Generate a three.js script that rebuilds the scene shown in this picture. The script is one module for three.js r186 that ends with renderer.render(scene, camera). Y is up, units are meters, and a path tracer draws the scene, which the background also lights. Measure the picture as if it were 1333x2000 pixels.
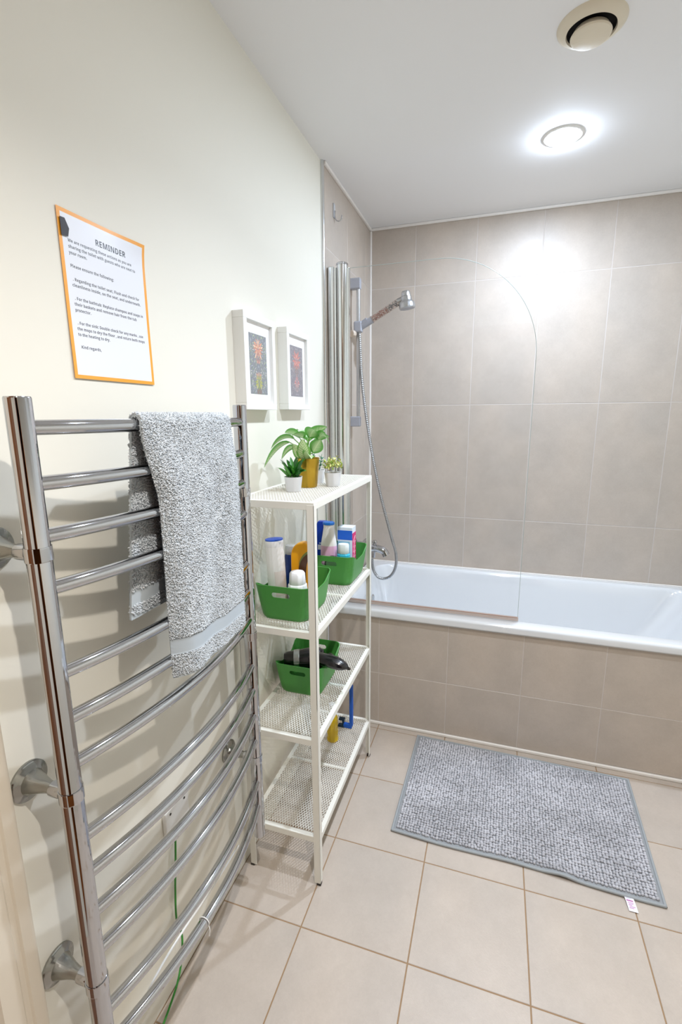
import * as THREE from 'three';
import { RoundedBoxGeometry } from 'three/addons/geometries/RoundedBoxGeometry.js';
import { mergeGeometries, mergeVertices, toCreasedNormals } from 'three/addons/utils/BufferGeometryUtils.js';
import { RectAreaLightUniformsLib } from 'three/addons/lights/RectAreaLightUniformsLib.js';
import { Brush, Evaluator, SUBTRACTION } from 'three-bvh-csg';

// ------------------------------------------------------------------ camera, light, exposure
const scene = new THREE.Scene();
scene.background = new THREE.Color(0x000000);
const camera = new THREE.PerspectiveCamera(2 * Math.atan(1000 / 930.23) * 180 / Math.PI, 1333 / 2000, 0.02, 30);
camera.position.set(0.6912, 1.3936, 2.6238);
camera.rotation.order = 'YXZ';
camera.rotation.set(-0.1989, 0.3149, -0.0068);
const renderer = new THREE.WebGLRenderer({ antialias: true });
renderer.toneMapping = THREE.LinearToneMapping;
renderer.toneMappingExposure = 1.22;
renderer.shadowMap.enabled = true;

const H = 2.34;                      // ceiling height
RectAreaLightUniformsLib.init();
const LAMP = { nits: 3300, side: 0.035, glow: 200, angle: 1.12, penumbra: 0.5 };
const LAMPS = [                      // x, z, label, candela when recessed, colour of its bulb: the sealed lamp over the bath shines all round, the recessed ones are cut off at the side
  [0.851, 0.6, 'lit round sealed downlight in ceiling above the bathtub', 0, new THREE.Color(0.7, 0.825, 1.0)],
  [0.82, 1.56, 'lit round recessed downlight in ceiling above the white shelf unit', 4.6, new THREE.Color(0.79, 0.87, 1.0)],
  [0.84, 2.44, 'lit round recessed downlight in ceiling near the hall doorway', 5.4, new THREE.Color(0.97, 0.92, 0.86)],
];

// ------------------------------------------------------------------ helpers
let seed = 12345;
const rnd = () => { seed = (seed + 0x6D2B79F5) | 0; let t = Math.imul(seed ^ (seed >>> 15), 1 | seed); t = (t + Math.imul(t ^ (t >>> 7), 61 | t)) ^ t; return ((t ^ (t >>> 14)) >>> 0) / 4294967296; };
const rr = (a, b) => a + (b - a) * rnd();
const V = (x, y, z) => new THREE.Vector3(x, y, z);
const sm = (a, b, x) => { const t = Math.min(1, Math.max(0, (x - a) / (b - a))); return t * t * (3 - 2 * t); };
const taken = {};
const numbered = (n) => { const k = taken[n] = (taken[n] ?? -1) + 1; return k ? n + '_' + String(k).padStart(3, '0') : n; };
function mesh(name, geo, mat, parent) { const m = new THREE.Mesh(geo, mat); m.name = name; m.castShadow = m.receiveShadow = true; if (parent) parent.add(m); return m; }
function thing(name, label, category, group, pos = [0, 0, 0]) {
  const g = new THREE.Group(); g.name = numbered(name); g.position.set(...pos); g.userData = { label, category }; if (group) g.userData.group = group; scene.add(g); return g;
}
function single(name, label, category, geo, mat, group) { const m = mesh(numbered(name), geo, mat, scene); m.userData = { label, category }; if (group) m.userData.group = group; return m; }
function struct(name, label, category) { const g = new THREE.Group(); g.name = name; g.userData = { kind: 'structure', label, category }; scene.add(g); return g; }
function structMesh(name, label, category, geo, mat) { const m = mesh(name, geo, mat, scene); m.userData = { kind: 'structure', label, category }; return m; }
const clean = (g) => { g = g.index ? g.toNonIndexed() : g; for (const k of Object.keys(g.attributes)) if (!['position', 'normal', 'uv'].includes(k)) g.deleteAttribute(k); if (!g.attributes.uv) g.setAttribute('uv', new THREE.BufferAttribute(new Float32Array(g.attributes.position.count * 2), 2)); if (!g.attributes.normal) g.computeVertexNormals(); g.morphAttributes = {}; return g; };
const merge = (...gs) => mergeGeometries(gs.flat().map(clean), false);
const box = (x0, x1, y0, y1, z0, z1, r = 0) => { const w = x1 - x0, h = y1 - y0, d = z1 - z0; const g = r ? new RoundedBoxGeometry(w, h, d, 2, Math.min(r, w / 2.01, h / 2.01, d / 2.01)) : new THREE.BoxGeometry(w, h, d); return g.translate((x0 + x1) / 2, (y0 + y1) / 2, (z0 + z1) / 2); };
const cyl = (a, b, r0, r1 = r0, seg = 20, open = false) => { const d = b.clone().sub(a), l = d.length(); const g = new THREE.CylinderGeometry(r1, r0, l, seg, 1, open); g.translate(0, l / 2, 0); g.applyQuaternion(new THREE.Quaternion().setFromUnitVectors(V(0, 1, 0), d.normalize())); return g.translate(a.x, a.y, a.z); };
const tube = (pts, r, seg = 40, rad = 10) => new THREE.TubeGeometry(new THREE.CatmullRomCurve3(pts), seg, r, rad, false);
const lathe = (prof, seg = 32, crease = 0.6) => toCreasedNormals(new THREE.LatheGeometry(prof.map(([r, y]) => new THREE.Vector2(Math.max(r, 1e-5), y)), seg), crease);
const orient = (g, dir, at) => g.applyQuaternion(new THREE.Quaternion().setFromUnitVectors(V(0, 1, 0), dir.clone().normalize())).translate(at.x, at.y, at.z);
function grid(nu, nv, f, uvf) {            // indexed surface from a function of (u, v)
  const p = [], uv = [], ix = [];
  for (let j = 0; j <= nv; j++) for (let i = 0; i <= nu; i++) { const q = f(i / nu, j / nv); p.push(q.x, q.y, q.z); const t = uvf ? uvf(i / nu, j / nv) : [i / nu, j / nv]; uv.push(...t); }
  for (let j = 0; j < nv; j++) for (let i = 0; i < nu; i++) { const a = j * (nu + 1) + i, b = a + 1, c = a + nu + 1, d = c + 1; ix.push(a, b, d, a, d, c); }
  const g = new THREE.BufferGeometry(); g.setAttribute('position', new THREE.Float32BufferAttribute(p, 3)); g.setAttribute('uv', new THREE.Float32BufferAttribute(uv, 2)); g.setIndex(ix); g.computeVertexNormals(); return g;
}
// tileable value noise
function lattice(n, s) { const keep = seed; seed = s; const a = Float32Array.from({ length: n * n }, rnd); seed = keep; return (x, y) => { const xi = Math.floor(x), yi = Math.floor(y); let fx = x - xi, fy = y - yi; fx = fx * fx * (3 - 2 * fx); fy = fy * fy * (3 - 2 * fy); const g = (i, j) => a[((j % n) + n) % n * n + ((i % n) + n) % n]; return (g(xi, yi) * (1 - fx) + g(xi + 1, yi) * fx) * (1 - fy) + (g(xi, yi + 1) * (1 - fx) + g(xi + 1, yi + 1) * fx) * fy; }; }
function noiseTex(size, oct, fn, srgb, rep = 1) {   // oct: [[cells, weight], ...]
  const L = oct.map(([n, w], i) => [n, w, lattice(n, 77 + i * 13 + n)]), d = new Uint8Array(size * size * 4);
  for (let y = 0; y < size; y++) for (let x = 0; x < size; x++) { let s = 0; const per = []; for (const [n, w, f] of L) { const v = f(x / size * n, y / size * n) - 0.5; per.push(v); s += w * v; } const c = fn(s, per), o = (y * size + x) * 4; d[o] = c[0]; d[o + 1] = c[1]; d[o + 2] = c[2]; d[o + 3] = 255; }
  const t = new THREE.DataTexture(d, size, size); t.wrapS = t.wrapT = THREE.RepeatWrapping; t.magFilter = THREE.LinearFilter; t.minFilter = THREE.LinearMipmapLinearFilter; t.generateMipmaps = true; if (srgb) t.colorSpace = THREE.SRGBColorSpace; t.repeat.set(rep, rep); t.needsUpdate = true; return t;
}
const cl = (v) => Math.max(0, Math.min(255, Math.round(v)));
const std = (o) => new THREE.MeshStandardMaterial(o), phy = (o) => new THREE.MeshPhysicalMaterial(o);

// ------------------------------------------------------------------ materials
const stone = (r, g, b, k) => noiseTex(512, [[5, 14], [11, 9], [29, 6], [90, 5], [256, 6]], (s, p) => [cl(r + k * s + p[0] * 5 * k), cl(g + k * s), cl(b + k * s - p[0] * 5 * k)], true, 1 / 0.6);
const grain = noiseTex(256, [[64, 120], [128, 120]], (s) => [cl(128 + s), cl(128 + s), cl(128 + s)], false, 1 / 0.15);
const M = {
  paint: std({ color: 0xe9e5d8, roughness: 0.62, bumpMap: noiseTex(256, [[24, 90], [60, 90], [128, 60]], (s) => [cl(128 + s), cl(128 + s), cl(128 + s)], false, 1 / 0.5), bumpScale: 0.0004 }),
  ceiling: std({ color: 0xf1f0f0, roughness: 0.8 }),
  tile: std({ map: stone(191, 179, 167, 0.55), roughness: 0.42, bumpMap: grain, bumpScale: 0.0002 }),   // one beige stone tile for walls, bath panel and floor
  groutWall: std({ color: 0xcdc4bd, roughness: 0.9 }),
  groutPanel: std({ color: 0xcdc4bd, roughness: 0.9 }),
  groutFloor: std({ color: 0x9c7f60, roughness: 0.9 }),
  white: std({ color: 0xf3f2ee, roughness: 0.45 }),
  sealant: std({ color: 0xefeae4, roughness: 0.5 }),
  enamel: phy({ color: 0xe0e2e4, roughness: 0.12, clearcoat: 1, clearcoatRoughness: 0.03 }),
  chrome: std({ color: 0xc2c3c7, roughness: 0.05, metalness: 1 }),
  satin: std({ color: 0xc9ccd0, roughness: 0.28, metalness: 1 }),
  hose: std({ color: 0xa9acb0, roughness: 0.3, metalness: 1 }),
  alu: std({ color: 0xdadcdc, roughness: 0.16, metalness: 1 }),
  glass: phy({ color: 0xffffff, roughness: 0, transmission: 1, thickness: 0, ior: 1.2 }),
  seal: phy({ color: 0xd8c9c0, roughness: 0.3, transmission: 0.35, thickness: 0 }),
  mould: std({ color: 0xa57a68, roughness: 0.7 }),
  greyPlastic: std({ color: 0xa9abb4, roughness: 0.4 }),
  beigePlastic: std({ color: 0xcfbfae, roughness: 0.45 }),
  shelf: std({ color: 0xeeece3, roughness: 0.42 }),
  basket: std({ color: 0x47923f, roughness: 0.45 }),
  rubber: std({ color: 0x3a342e, roughness: 0.7 }),
  black: phy({ color: 0x0d0b12, roughness: 0.25, clearcoat: 0.6, clearcoatRoughness: 0.15 }),
  wood: std({ map: noiseTex(256, [[4, 26], [64, 22], [128, 14]], (s, p) => [cl(122 + s), cl(70 + s * 0.8), cl(30 + s * 0.5)], true, 1), roughness: 0.4 }),
  dark: std({ color: 0x14110f, roughness: 0.9 }),
  gold: std({ color: 0xc9a43c, roughness: 0.28, metalness: 0.9 }),
  potWhite: std({ color: 0xf4f5f8, roughness: 0.35 }),
  soil: std({ color: 0x3a2c1e, roughness: 0.95 }),
};

// ------------------------------------------------------------------ room shell
const W = 1.7, NEAR = 2.78, TK = 0.1;
// one slab with chamfered face: faces +z, lies between z = -t and 0, uv in metres
function tileGeo(w, h, t, c, u0, v0) {
  const P = [[0, 0, -t], [w, 0, -t], [w, h, -t], [0, h, -t], [0, 0, -c], [w, 0, -c], [w, h, -c], [0, h, -c], [c, c, 0], [w - c, c, 0], [w - c, h - c, 0], [c, h - c, 0]];
  const Q = [[8, 9, 10, 11]]; for (let i = 0; i < 4; i++) { const j = (i + 1) % 4; Q.push([i, j, j + 4, i + 4], [i + 4, j + 4, j + 8, i + 8]); }
  const p = [], uv = []; for (const q of Q) for (const k of [0, 1, 2, 0, 2, 3]) { const a = P[q[k]]; p.push(...a); uv.push(a[0] + u0, a[1] + v0); }
  const g = new THREE.BufferGeometry(); g.setAttribute('position', new THREE.Float32BufferAttribute(p, 3)); g.setAttribute('uv', new THREE.Float32BufferAttribute(uv, 2)); g.computeVertexNormals(); return g;
}
const tcache = {};
function tiles(parent, us, vs, gap, t, mat, place) {   // us, vs: joint positions; place(mesh, u, v)
  for (let j = 0; j + 1 < vs.length; j++) for (let i = 0; i + 1 < us.length; i++) {
    const w = us[i + 1] - us[i] - gap, h = vs[j + 1] - vs[j] - gap; if (w < 0.004 || h < 0.004) continue;
    const k = Math.floor(rnd() * 5), key = [w.toFixed(4), h.toFixed(4), t, k].join();
    const g = tcache[key] ??= tileGeo(w, h, t, 0.0009, k * 0.37, k * 0.53);
    const m = mesh('tile', g, mat, parent); place(m, us[i] + gap / 2, vs[j] + gap / 2);
  }
}
const joints = (o, s, a, b) => { const r = [a]; let k = Math.ceil((a - o) / s - 1e-6); for (; o + k * s < b - 1e-6; k++) if (o + k * s > a + 1e-6) r.push(o + k * s); r.push(b); return r; };
const PZ = 0.7026;                    // front of the bath panel
{
  const f = struct('floor', 'beige square ceramic floor tiles with thin brown grout lines', 'floor');
  mesh('grout', box(-0.1, W + 0.1, -0.1, -0.0012, -0.1, NEAR), M.groutFloor, f);
  tiles(f, joints(0.2452, 0.2988, 0, W), joints(1.0397, 0.3007, PZ + 0.004, NEAR), 0.0032, 0.008, M.tile, (m, u, v) => { m.rotation.x = -Math.PI / 2; m.position.set(u, 0, v + 0); m.geometry.userData ??= {}; m.scale.y = -1; });
}
{
  const b = struct('wall_back', 'beige stone tiled wall behind the bathtub', 'wall');
  mesh('grout', box(-0.1, W + 0.1, 0, H, -0.1, -0.0008), M.groutWall, b);
  tiles(b, joints(0.2464, 0.3005, 0.006, W), joints(0.247, 0.6, 0.0, H), 0.0034, 0.006, M.tile, (m, u, v) => m.position.set(u, v, 0));
}
const DZ0 = 2.253, DZ1 = 2.7, DH = 2.02;
{
  const l = struct('wall_left', 'cream painted wall with a beige tiled strip beside the bath', 'wall');
  mesh('plaster', merge(box(-TK, 0, 0, H, -0.1, DZ0), box(-TK, 0, DH, H, DZ0, DZ1), box(-TK, 0, 0, H, DZ1, NEAR + 0.1)), M.paint, l);
  mesh('grout', box(0, 0.0065, 0.3, H, 0, 0.715), M.groutWall, l);
  tiles(l, joints(0.105, 0.3, 0, 0.712), joints(0.247, 0.6, 0.3, H), 0.003, 0.0068, M.tile, (m, u, v) => { m.rotation.y = Math.PI / 2; m.position.set(0.0072, v, u); m.scale.x = -1; });
}
structMesh('wall_right', 'cream painted wall opposite the towel rail', 'wall', box(W, W + TK, 0, H, -0.1, NEAR + 0.1), M.paint);
structMesh('wall_near', 'cream painted wall around the doorway to the hall', 'wall', merge(box(-0.1, 0.36, 0, H, NEAR, NEAR + TK), box(0.36, 1.2, DH, H, NEAR, NEAR + TK), box(1.2, W + 0.1, 0, H, NEAR, NEAR + TK)), M.paint);
structMesh('ceiling', 'plain off-white ceiling', 'ceiling', box(-TK, W + TK, H, H + 0.1, -0.1, NEAR + TK), M.ceiling);
// dark hall beyond the doorway
structMesh('wall_hall', 'unlit hall walls seen through the doorway', 'wall', merge(box(-0.3, -0.2, 0, H, NEAR + TK, 4.4), box(2.3, 2.4, 0, H, NEAR + TK, 4.4), box(-0.3, 2.4, 0, H, 4.3, 4.4), box(-0.3, 2.4, H, H + 0.1, NEAR + TK, 4.4), box(-0.3, -0.1, 0, H, NEAR + 0.05, NEAR + TK + 0.02), box(W + 0.1, 2.4, 0, H, NEAR + 0.05, NEAR + TK + 0.02)), M.dark);
structMesh('floor_hall', 'brown wooden hall floor beyond the doorway', 'floor', box(-0.3, 2.4, -0.1, 0, NEAR, 4.4), M.wood);
// trims
structMesh('trim_1', 'white sealant bead where ceiling meets back wall tiles', 'trim', box(0.006, W, H - 0.0125, H, 0, 0.0125, 0.004), M.sealant);
structMesh('trim_2', 'white sealant bead where ceiling meets left tile strip', 'trim', box(0.006, 0.019, H - 0.0125, H, 0.0125, 0.715, 0.004), M.sealant);
structMesh('trim_3', 'white sealant bead in the tiled corner', 'trim', box(0.006, 0.0175, 0.56, H - 0.0125, 0, 0.0115, 0.004), M.sealant);
structMesh('trim_4', 'shiny quarter-round metal edge of the left tile strip', 'trim', cyl(V(0.003, 0.3, 0.718), V(0.003, H, 0.718), 0.0085, 0.0085, 20), M.alu);
structMesh('trim_5', 'white sealant bead at the foot of the bath panel', 'trim', box(0.0, W, 0, 0.0135, PZ, PZ + 0.011, 0.004), M.sealant);
{
  const s = new THREE.Shape(); s.moveTo(0, 0); s.lineTo(0.016, 0); s.quadraticCurveTo(0.019, 0.003, 0.019, 0.008); s.lineTo(0.019, 0.022); s.lineTo(0.0155, 0.025); s.lineTo(0.0155, 0.033); s.lineTo(0.019, 0.037); s.lineTo(0.018, 0.066); s.lineTo(0.014, 0.07); s.lineTo(0, 0.07);
  const g = new THREE.ExtrudeGeometry(s, { depth: DH, bevelEnabled: false, curveSegments: 5 }); g.rotateX(-Math.PI / 2); g.scale(1, 1, -1);
  const ix = clean(g); const a = ix.attributes.position.array, n = a.length / 9; for (let i = 0; i < n; i++) for (let k = 0; k < 3; k++) { const t = a[i * 9 + 3 + k]; a[i * 9 + 3 + k] = a[i * 9 + 6 + k]; a[i * 9 + 6 + k] = t; } ix.computeVertexNormals(); ix.translate(0, 0, DZ0 - 0.07);
  structMesh('trim_6', 'cream moulded wooden architrave of the side door', 'trim', ix, std({ color: 0xeadfcd, roughness: 0.4 }));
}
structMesh('door_1', 'brown wooden side door within the left wall', 'door', box(-0.045, -0.002, 0.004, DH, DZ0 + 0.001, DZ1 - 0.001), M.wood);
structMesh('door_2', 'brown wooden door standing open into the hall', 'door', box(1.12, 1.16, 0.006, DH - 0.02, NEAR + TK + 0.01, NEAR + TK + 0.76, 0.003), M.wood);
structMesh('trim_7', 'brown wooden lining of the hall doorway', 'trim', merge(box(0.3, 0.4, 0, DH, NEAR - 0.015, NEAR + TK + 0.005), box(1.16, 1.26, 0, DH, NEAR - 0.015, NEAR + TK + 0.005), box(0.4, 1.16, DH - 0.04, DH + 0.05, NEAR - 0.015, NEAR + TK + 0.005)), M.wood);

// ------------------------------------------------------------------ ceiling lamps
for (const [x, z, label, recessed, tint] of LAMPS) {
  const d = thing('downlight', label, 'downlight', 'ceiling downlights', [x, H, z]);
  mesh('bezel', lathe([[0.05, -0.001], [0.051, -0.0045], [0.054, -0.0055], [0.06, -0.005], [0.0665, -0.0015], [0.067, 0]], 48), M.white, d);
  const k = recessed ? 0.2 : 1;
  const glow = mesh('lens', lathe([[0, -0.0215 * k], [0.018, -0.0205 * k], [0.034, -0.017 * k], [0.045, -0.0115 * k], [0.0495, -0.0045 * k], [0.0505, -0.002]], 40), std({ color: 0xffffff, emissive: tint, emissiveIntensity: recessed ? LAMP.glow * 0.25 : LAMP.glow, roughness: 0.4 }), d);
  glow.castShadow = false;
  if (recessed) { const s = new THREE.SpotLight(tint, recessed, 0, LAMP.angle, LAMP.penumbra, 2); s.position.set(0, -0.008, 0); s.target.position.set(0, -2, 0); s.castShadow = true; s.shadow.mapSize.set(1024, 1024); s.shadow.radius = 0.9; s.shadow.camera.near = 0.01; s.name = 'lamp_light'; s.target.name = 'lamp_target'; d.add(s, s.target); }
  else { const s = new THREE.RectAreaLight(tint, LAMP.nits, LAMP.side, LAMP.side); s.position.set(0, -0.023, 0); s.rotation.x = -Math.PI / 2; s.name = 'lamp_light'; d.add(s); }
}
{
  const v = thing('ceiling_vent', 'round cream extractor vent with a central disc in the ceiling', 'vent', null, [0.858, H, 1.105]);
  const cream = std({ color: 0xe4d9c4, roughness: 0.5 });
  mesh('flange', lathe([[0.058, 0.0], [0.056, -0.012], [0.058, -0.016], [0.068, -0.012], [0.079, -0.003], [0.08, 0]], 56), cream, v);
  mesh('throat', lathe([[0.0, -0.0005], [0.053, -0.0005], [0.0565, -0.012]], 48), M.dark, v);
  mesh('disc', lathe([[0, -0.03], [0.04, -0.0305], [0.046, -0.028], [0.0475, -0.024], [0.04, -0.012], [0.015, -0.006], [0.012, -0.001]], 48), cream, v);
}

// ------------------------------------------------------------------ bathtub and its panel
{
  const N = 160;
  const ring = (x0, x1, z0, z1, r, y) => { const L = [], hx = (x1 - x0) / 2, hz = (z1 - z0) / 2, cx = (x0 + x1) / 2, cz = (z0 + z1) / 2; for (let i = 0; i < N; i++) { const q = Math.floor(i / (N / 4)), f = (i % (N / 4)) / (N / 4); const c = [[1, 1], [-1, 1], [-1, -1], [1, -1]][q]; const a = (q + 0) * Math.PI / 2; // quarter: straight halves plus corner arc
      let x, z; const ccx = cx + c[0] * (hx - r), ccz = cz + c[1] * (hz - r);
      if (f < 0.25) { const k = f / 0.25; const s = [[1, 0, 0, 1], [0, 1, -1, 0], [-1, 0, 0, -1], [0, -1, 1, 0]][q]; x = s[0] ? cx + s[0] * hx : cx + s[2] * k * (hx - r); z = s[1] ? cz + s[1] * hz : cz + s[3] * k * (hz - r); }
      else if (f < 0.75) { const t = a + (f - 0.25) / 0.5 * Math.PI / 2; x = ccx + r * Math.cos(t); z = ccz + r * Math.sin(t); }
      else { const k = (f - 0.75) / 0.25; const s = [[0, 1, 1, 0], [-1, 0, 0, 1], [0, -1, -1, 0], [1, 0, 0, -1]][q]; x = s[0] ? cx + s[0] * hx : cx + s[2] * (1 - k) * (hx - r); z = s[1] ? cz + s[1] * hz : cz + s[3] * (1 - k) * (hz - r); }
      L.push(V(x, y, z)); } return L; };
  const OX0 = 0.012, OX1 = 1.698, OZ0 = 0.004, OZ1 = 0.7185, T = 0.562;
  const R = [ring(OX0 + 0.012, OX1 - 0.004, OZ0 + 0.012, OZ1 - 0.012, 0.006, T - 0.034), ring(OX0 + 0.002, OX1, OZ0 + 0.001, OZ1 - 0.001, 0.008, T - 0.036), ring(OX0, OX1, OZ0, OZ1, 0.01, T - 0.03), ring(OX0, OX1, OZ0, OZ1, 0.012, T - 0.012), ring(OX0 + 0.002, OX1 - 0.002, OZ0 + 0.002, OZ1 - 0.004, 0.014, T - 0.005), ring(OX0 + 0.008, OX1 - 0.008, OZ0 + 0.008, OZ1 - 0.012, 0.02, T),
    ring(0.072, 1.63, 0.04, 0.662, 0.11, T - 0.001), ring(0.079, 1.622, 0.046, 0.655, 0.105, T - 0.005), ring(0.085, 1.612, 0.053, 0.648, 0.1, T - 0.018), ring(0.093, 1.59, 0.062, 0.64, 0.1, T - 0.05), ring(0.11, 1.53, 0.08, 0.622, 0.1, T - 0.15), ring(0.128, 1.45, 0.1, 0.602, 0.1, T - 0.26), ring(0.142, 1.4, 0.114, 0.588, 0.1, T - 0.33), ring(0.165, 1.36, 0.135, 0.567, 0.1, T - 0.375), ring(0.2, 1.31, 0.17, 0.532, 0.1, T - 0.395), ring(0.3, 1.2, 0.27, 0.43, 0.07, T - 0.4)];
  const p = [], ix = []; R.forEach((r) => r.forEach((q) => p.push(q.x, q.y, q.z)));
  for (let k = 0; k + 1 < R.length; k++) for (let i = 0; i < N; i++) { const a = k * N + i, b = k * N + (i + 1) % N, c = a + N, d = b + N; ix.push(a, c, b, b, c, d); }
  const c0 = p.length / 3; p.push(0.75, T - 0.4, 0.35); for (let i = 0; i < N; i++) ix.push((R.length - 1) * N + i, c0, (R.length - 1) * N + (i + 1) % N);
  const g = new THREE.BufferGeometry(); g.setAttribute('position', new THREE.Float32BufferAttribute(p, 3)); g.setIndex(ix); g.computeVertexNormals();
  const t = thing('bathtub', 'white enamelled bathtub with a rolled rim and beige tiled side panel', 'bathtub');
  mesh('tub', g, M.enamel, t);
  mesh('overflow', orient(lathe([[0, 0.012], [0.02, 0.011], [0.03, 0.007], [0.033, 0]], 32), V(1, -0.16, 0), V(0.114, 0.452, 0.35)), M.satin, t).userData.label = 'round chrome overflow cover';
  mesh('drain', lathe([[0, 0.166], [0.02, 0.166], [0.03, 0.164], [0.033, 0.161]], 32).translate(0.32, 0, 0.35), M.chrome, t);
  mesh('seal', box(0.012, W - 0.002, T - 0.004, T + 0.0045, 0.001, 0.008, 0.003), M.sealant, t);

  const b = mesh('side_panel', box(0.001, W - 0.001, 0.0, 0.53, PZ - 0.03, PZ - 0.0008), M.groutPanel, t); b.userData.label = 'beige tiled side panel';
  tiles(b, joints(0.2404, 0.3, 0.001, W - 0.001), [0.012, 0.2553, 0.525], 0.003, 0.006, M.tile, (m, u, v) => m.position.set(u, v, PZ));
}

// ------------------------------------------------------------------ shower screen
{
  const GZ = 0.664, t = thing('shower_screen', 'clear glass bath screen with a rounded top corner and chrome pillar', 'shower screen');
  mesh('wall_channel', merge(box(0.0085, 0.034, 0.566, 1.978, GZ - 0.02, GZ + 0.02, 0.004), box(0.03, 0.042, 0.57, 1.974, GZ - 0.012, GZ + 0.012, 0.002)), M.alu, t);
  const pil = mesh('hinge_pillar', merge(cyl(V(0.064, 0.568, GZ), V(0.064, 1.982, GZ), 0.0235, 0.0235, 36), box(0.082, 0.096, 0.575, 1.972, GZ - 0.009, GZ + 0.009, 0.003)), M.alu, t);
  mesh('pillar_cap', lathe([[0.0242, 0], [0.0242, 0.006], [0.021, 0.009], [0, 0.0095]], 36).translate(0.064, 1.9825, GZ), M.chrome, pil);
  const s = new THREE.Shape(); s.moveTo(0.085, 0.578); s.lineTo(0.811, 0.578); s.lineTo(0.811, 1.605); s.absarc(0.446, 1.605, 0.365, 0, Math.PI / 2, false); s.lineTo(0.085, 1.97);
  const g = new THREE.ExtrudeGeometry(s, { depth: 0.005, bevelEnabled: true, bevelSize: 0.0006, bevelThickness: 0.0006, bevelSegments: 1, curveSegments: 40 }).translate(0, 0, GZ - 0.0025);
  mesh('glass_pane', g, M.glass, t);
  const ep = []; for (let i = 0; i <= 8; i++) ep.push(V(0.811, 0.58 + 1.025 * i / 8, GZ)); for (let i = 1; i <= 16; i++) { const an = i / 16 * Math.PI / 2; ep.push(V(0.446 + 0.365 * Math.cos(an), 1.605 + 0.365 * Math.sin(an), GZ)); } for (let i = 1; i <= 4; i++) ep.push(V(0.446 - 0.35 * i / 4, 1.97, GZ));
  mesh('polished_edge', tube(ep, 0.0011, 120, 6), phy({ color: 0xd5dedb, roughness: 0.15, transmission: 0.4, thickness: 0 }), t);
  const q = mesh('bottom_seal', box(0.09, 0.814, 0.5645, 0.582, GZ - 0.006, GZ + 0.006, 0.003), M.seal, t);
  mesh('mould_line', box(0.092, 0.81, 0.5795, 0.5815, GZ + 0.0055, GZ + 0.0064), M.mould, q).userData.label = 'reddish brown stained line';
}

// ------------------------------------------------------------------ riser rail, handset, hose, mixer, hook
const SZ = 0.362;
{
  const t = thing('shower_riser_rail', 'grey vertical shower riser rail on the left tiles', 'shower rail');
  for (const [y, s] of [[1.988, 1], [1.367, -1]]) { const b = mesh('bracket', box(0.0075, 0.057, y - 0.024, y + 0.024, SZ - 0.016, SZ + 0.016, 0.005), M.greyPlastic, t); mesh('cover', box(0.012, 0.0575, y - 0.021, y + 0.021, SZ + 0.0155, SZ + 0.018, 0.001), M.greyPlastic, b); }
  mesh('rail', cyl(V(0.046, 1.37, SZ), V(0.046, 1.985, SZ), 0.0092, 0.0092, 24), M.satin, t);
  const sl = mesh('slider', merge(box(0.026, 0.066, 1.775, 1.825, SZ - 0.016, SZ + 0.018, 0.008), orient(new THREE.CylinderGeometry(0.017, 0.0145, 0.04, 24), V(0.8, 0.42, 0), V(0.074, 1.815, SZ))), M.greyPlastic, t);
  mesh('knob', orient(lathe([[0, 0.022], [0.013, 0.021], [0.016, 0.016], [0.016, 0]], 28), V(-0.25, 0, 1), V(0.027, 1.768, SZ + 0.012)), M.beigePlastic, sl).userData.label = 'round beige clamp knob';
}
{
  const t = thing('shower_handset', 'hand shower with a clear mineral-filled handle resting in its slider', 'shower head');
  const a = V(0.06, 1.8, SZ), b = V(0.236, 1.897, SZ), d = b.clone().sub(a).normalize(), at = (k) => a.clone().lerp(b, k);
  mesh('handle_base', cyl(at(0), at(0.3), 0.0145, 0.016, 20), M.greyPlastic, t);
  mesh('clear_sleeve', merge(cyl(at(0.3), at(0.98), 0.0158, 0.0158, 24, true), cyl(at(0.29), at(0.31), 0.0166, 0.0166, 24), cyl(at(0.69), at(0.72), 0.0166, 0.0166, 24)), phy({ color: 0xf2ece8, roughness: 0.05, transmission: 0.9, thickness: 0 }), t);
  const beads = [], dark = []; const n1 = V(0, 0, 1), n2 = d.clone().cross(n1);
  for (let i = 0; i < 330; i++) { const k = rr(0.32, 0.96), ang = rr(0, 6.283), r = 0.013 * Math.sqrt(rnd()); const p = at(k).addScaledVector(n1, r * Math.cos(ang)).addScaledVector(n2, r * Math.sin(ang)); const g = new THREE.IcosahedronGeometry(rr(0.0018, 0.0026), 0).translate(p.x, p.y, p.z); if (k > 0.7) { if (rnd() < 0.6) dark.push(g); } else if (r > 0.004) beads.push(g); }
  const q = mesh('mineral_beads', merge(beads), std({ color: 0xa2603c, roughness: 0.6 }), t); q.userData.kind = 'stuff'; q.userData.label = 'brown mineral beads';
  const q2 = mesh('charcoal_beads', merge(dark), std({ color: 0x2b2b26, roughness: 0.6 }), t); q2.userData.kind = 'stuff';
  const head = mesh('spray_head', orient(lathe([[0, 0.052], [0.016, 0.051], [0.02, 0.045], [0.0208, 0.03], [0.0235, 0.028], [0.0245, 0.014], [0.028, 0.008], [0.034, 0], [0.037, -0.01], [0.0365, -0.02], [0.033, -0.024]], 36), V(-0.13, 1, 0.05), V(0.272, 1.888, SZ)), M.satin, t);
  mesh('face_plate', orient(lathe([[0, -0.026], [0.024, -0.026], [0.0332, -0.0235]], 36), V(-0.13, 1, 0.05), V(0.272, 1.888, SZ)), M.greyPlastic, head);
  mesh('neck', cyl(at(0.97), V(0.262, 1.908, SZ), 0.0155, 0.0145, 20), M.satin, t);
}
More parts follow.
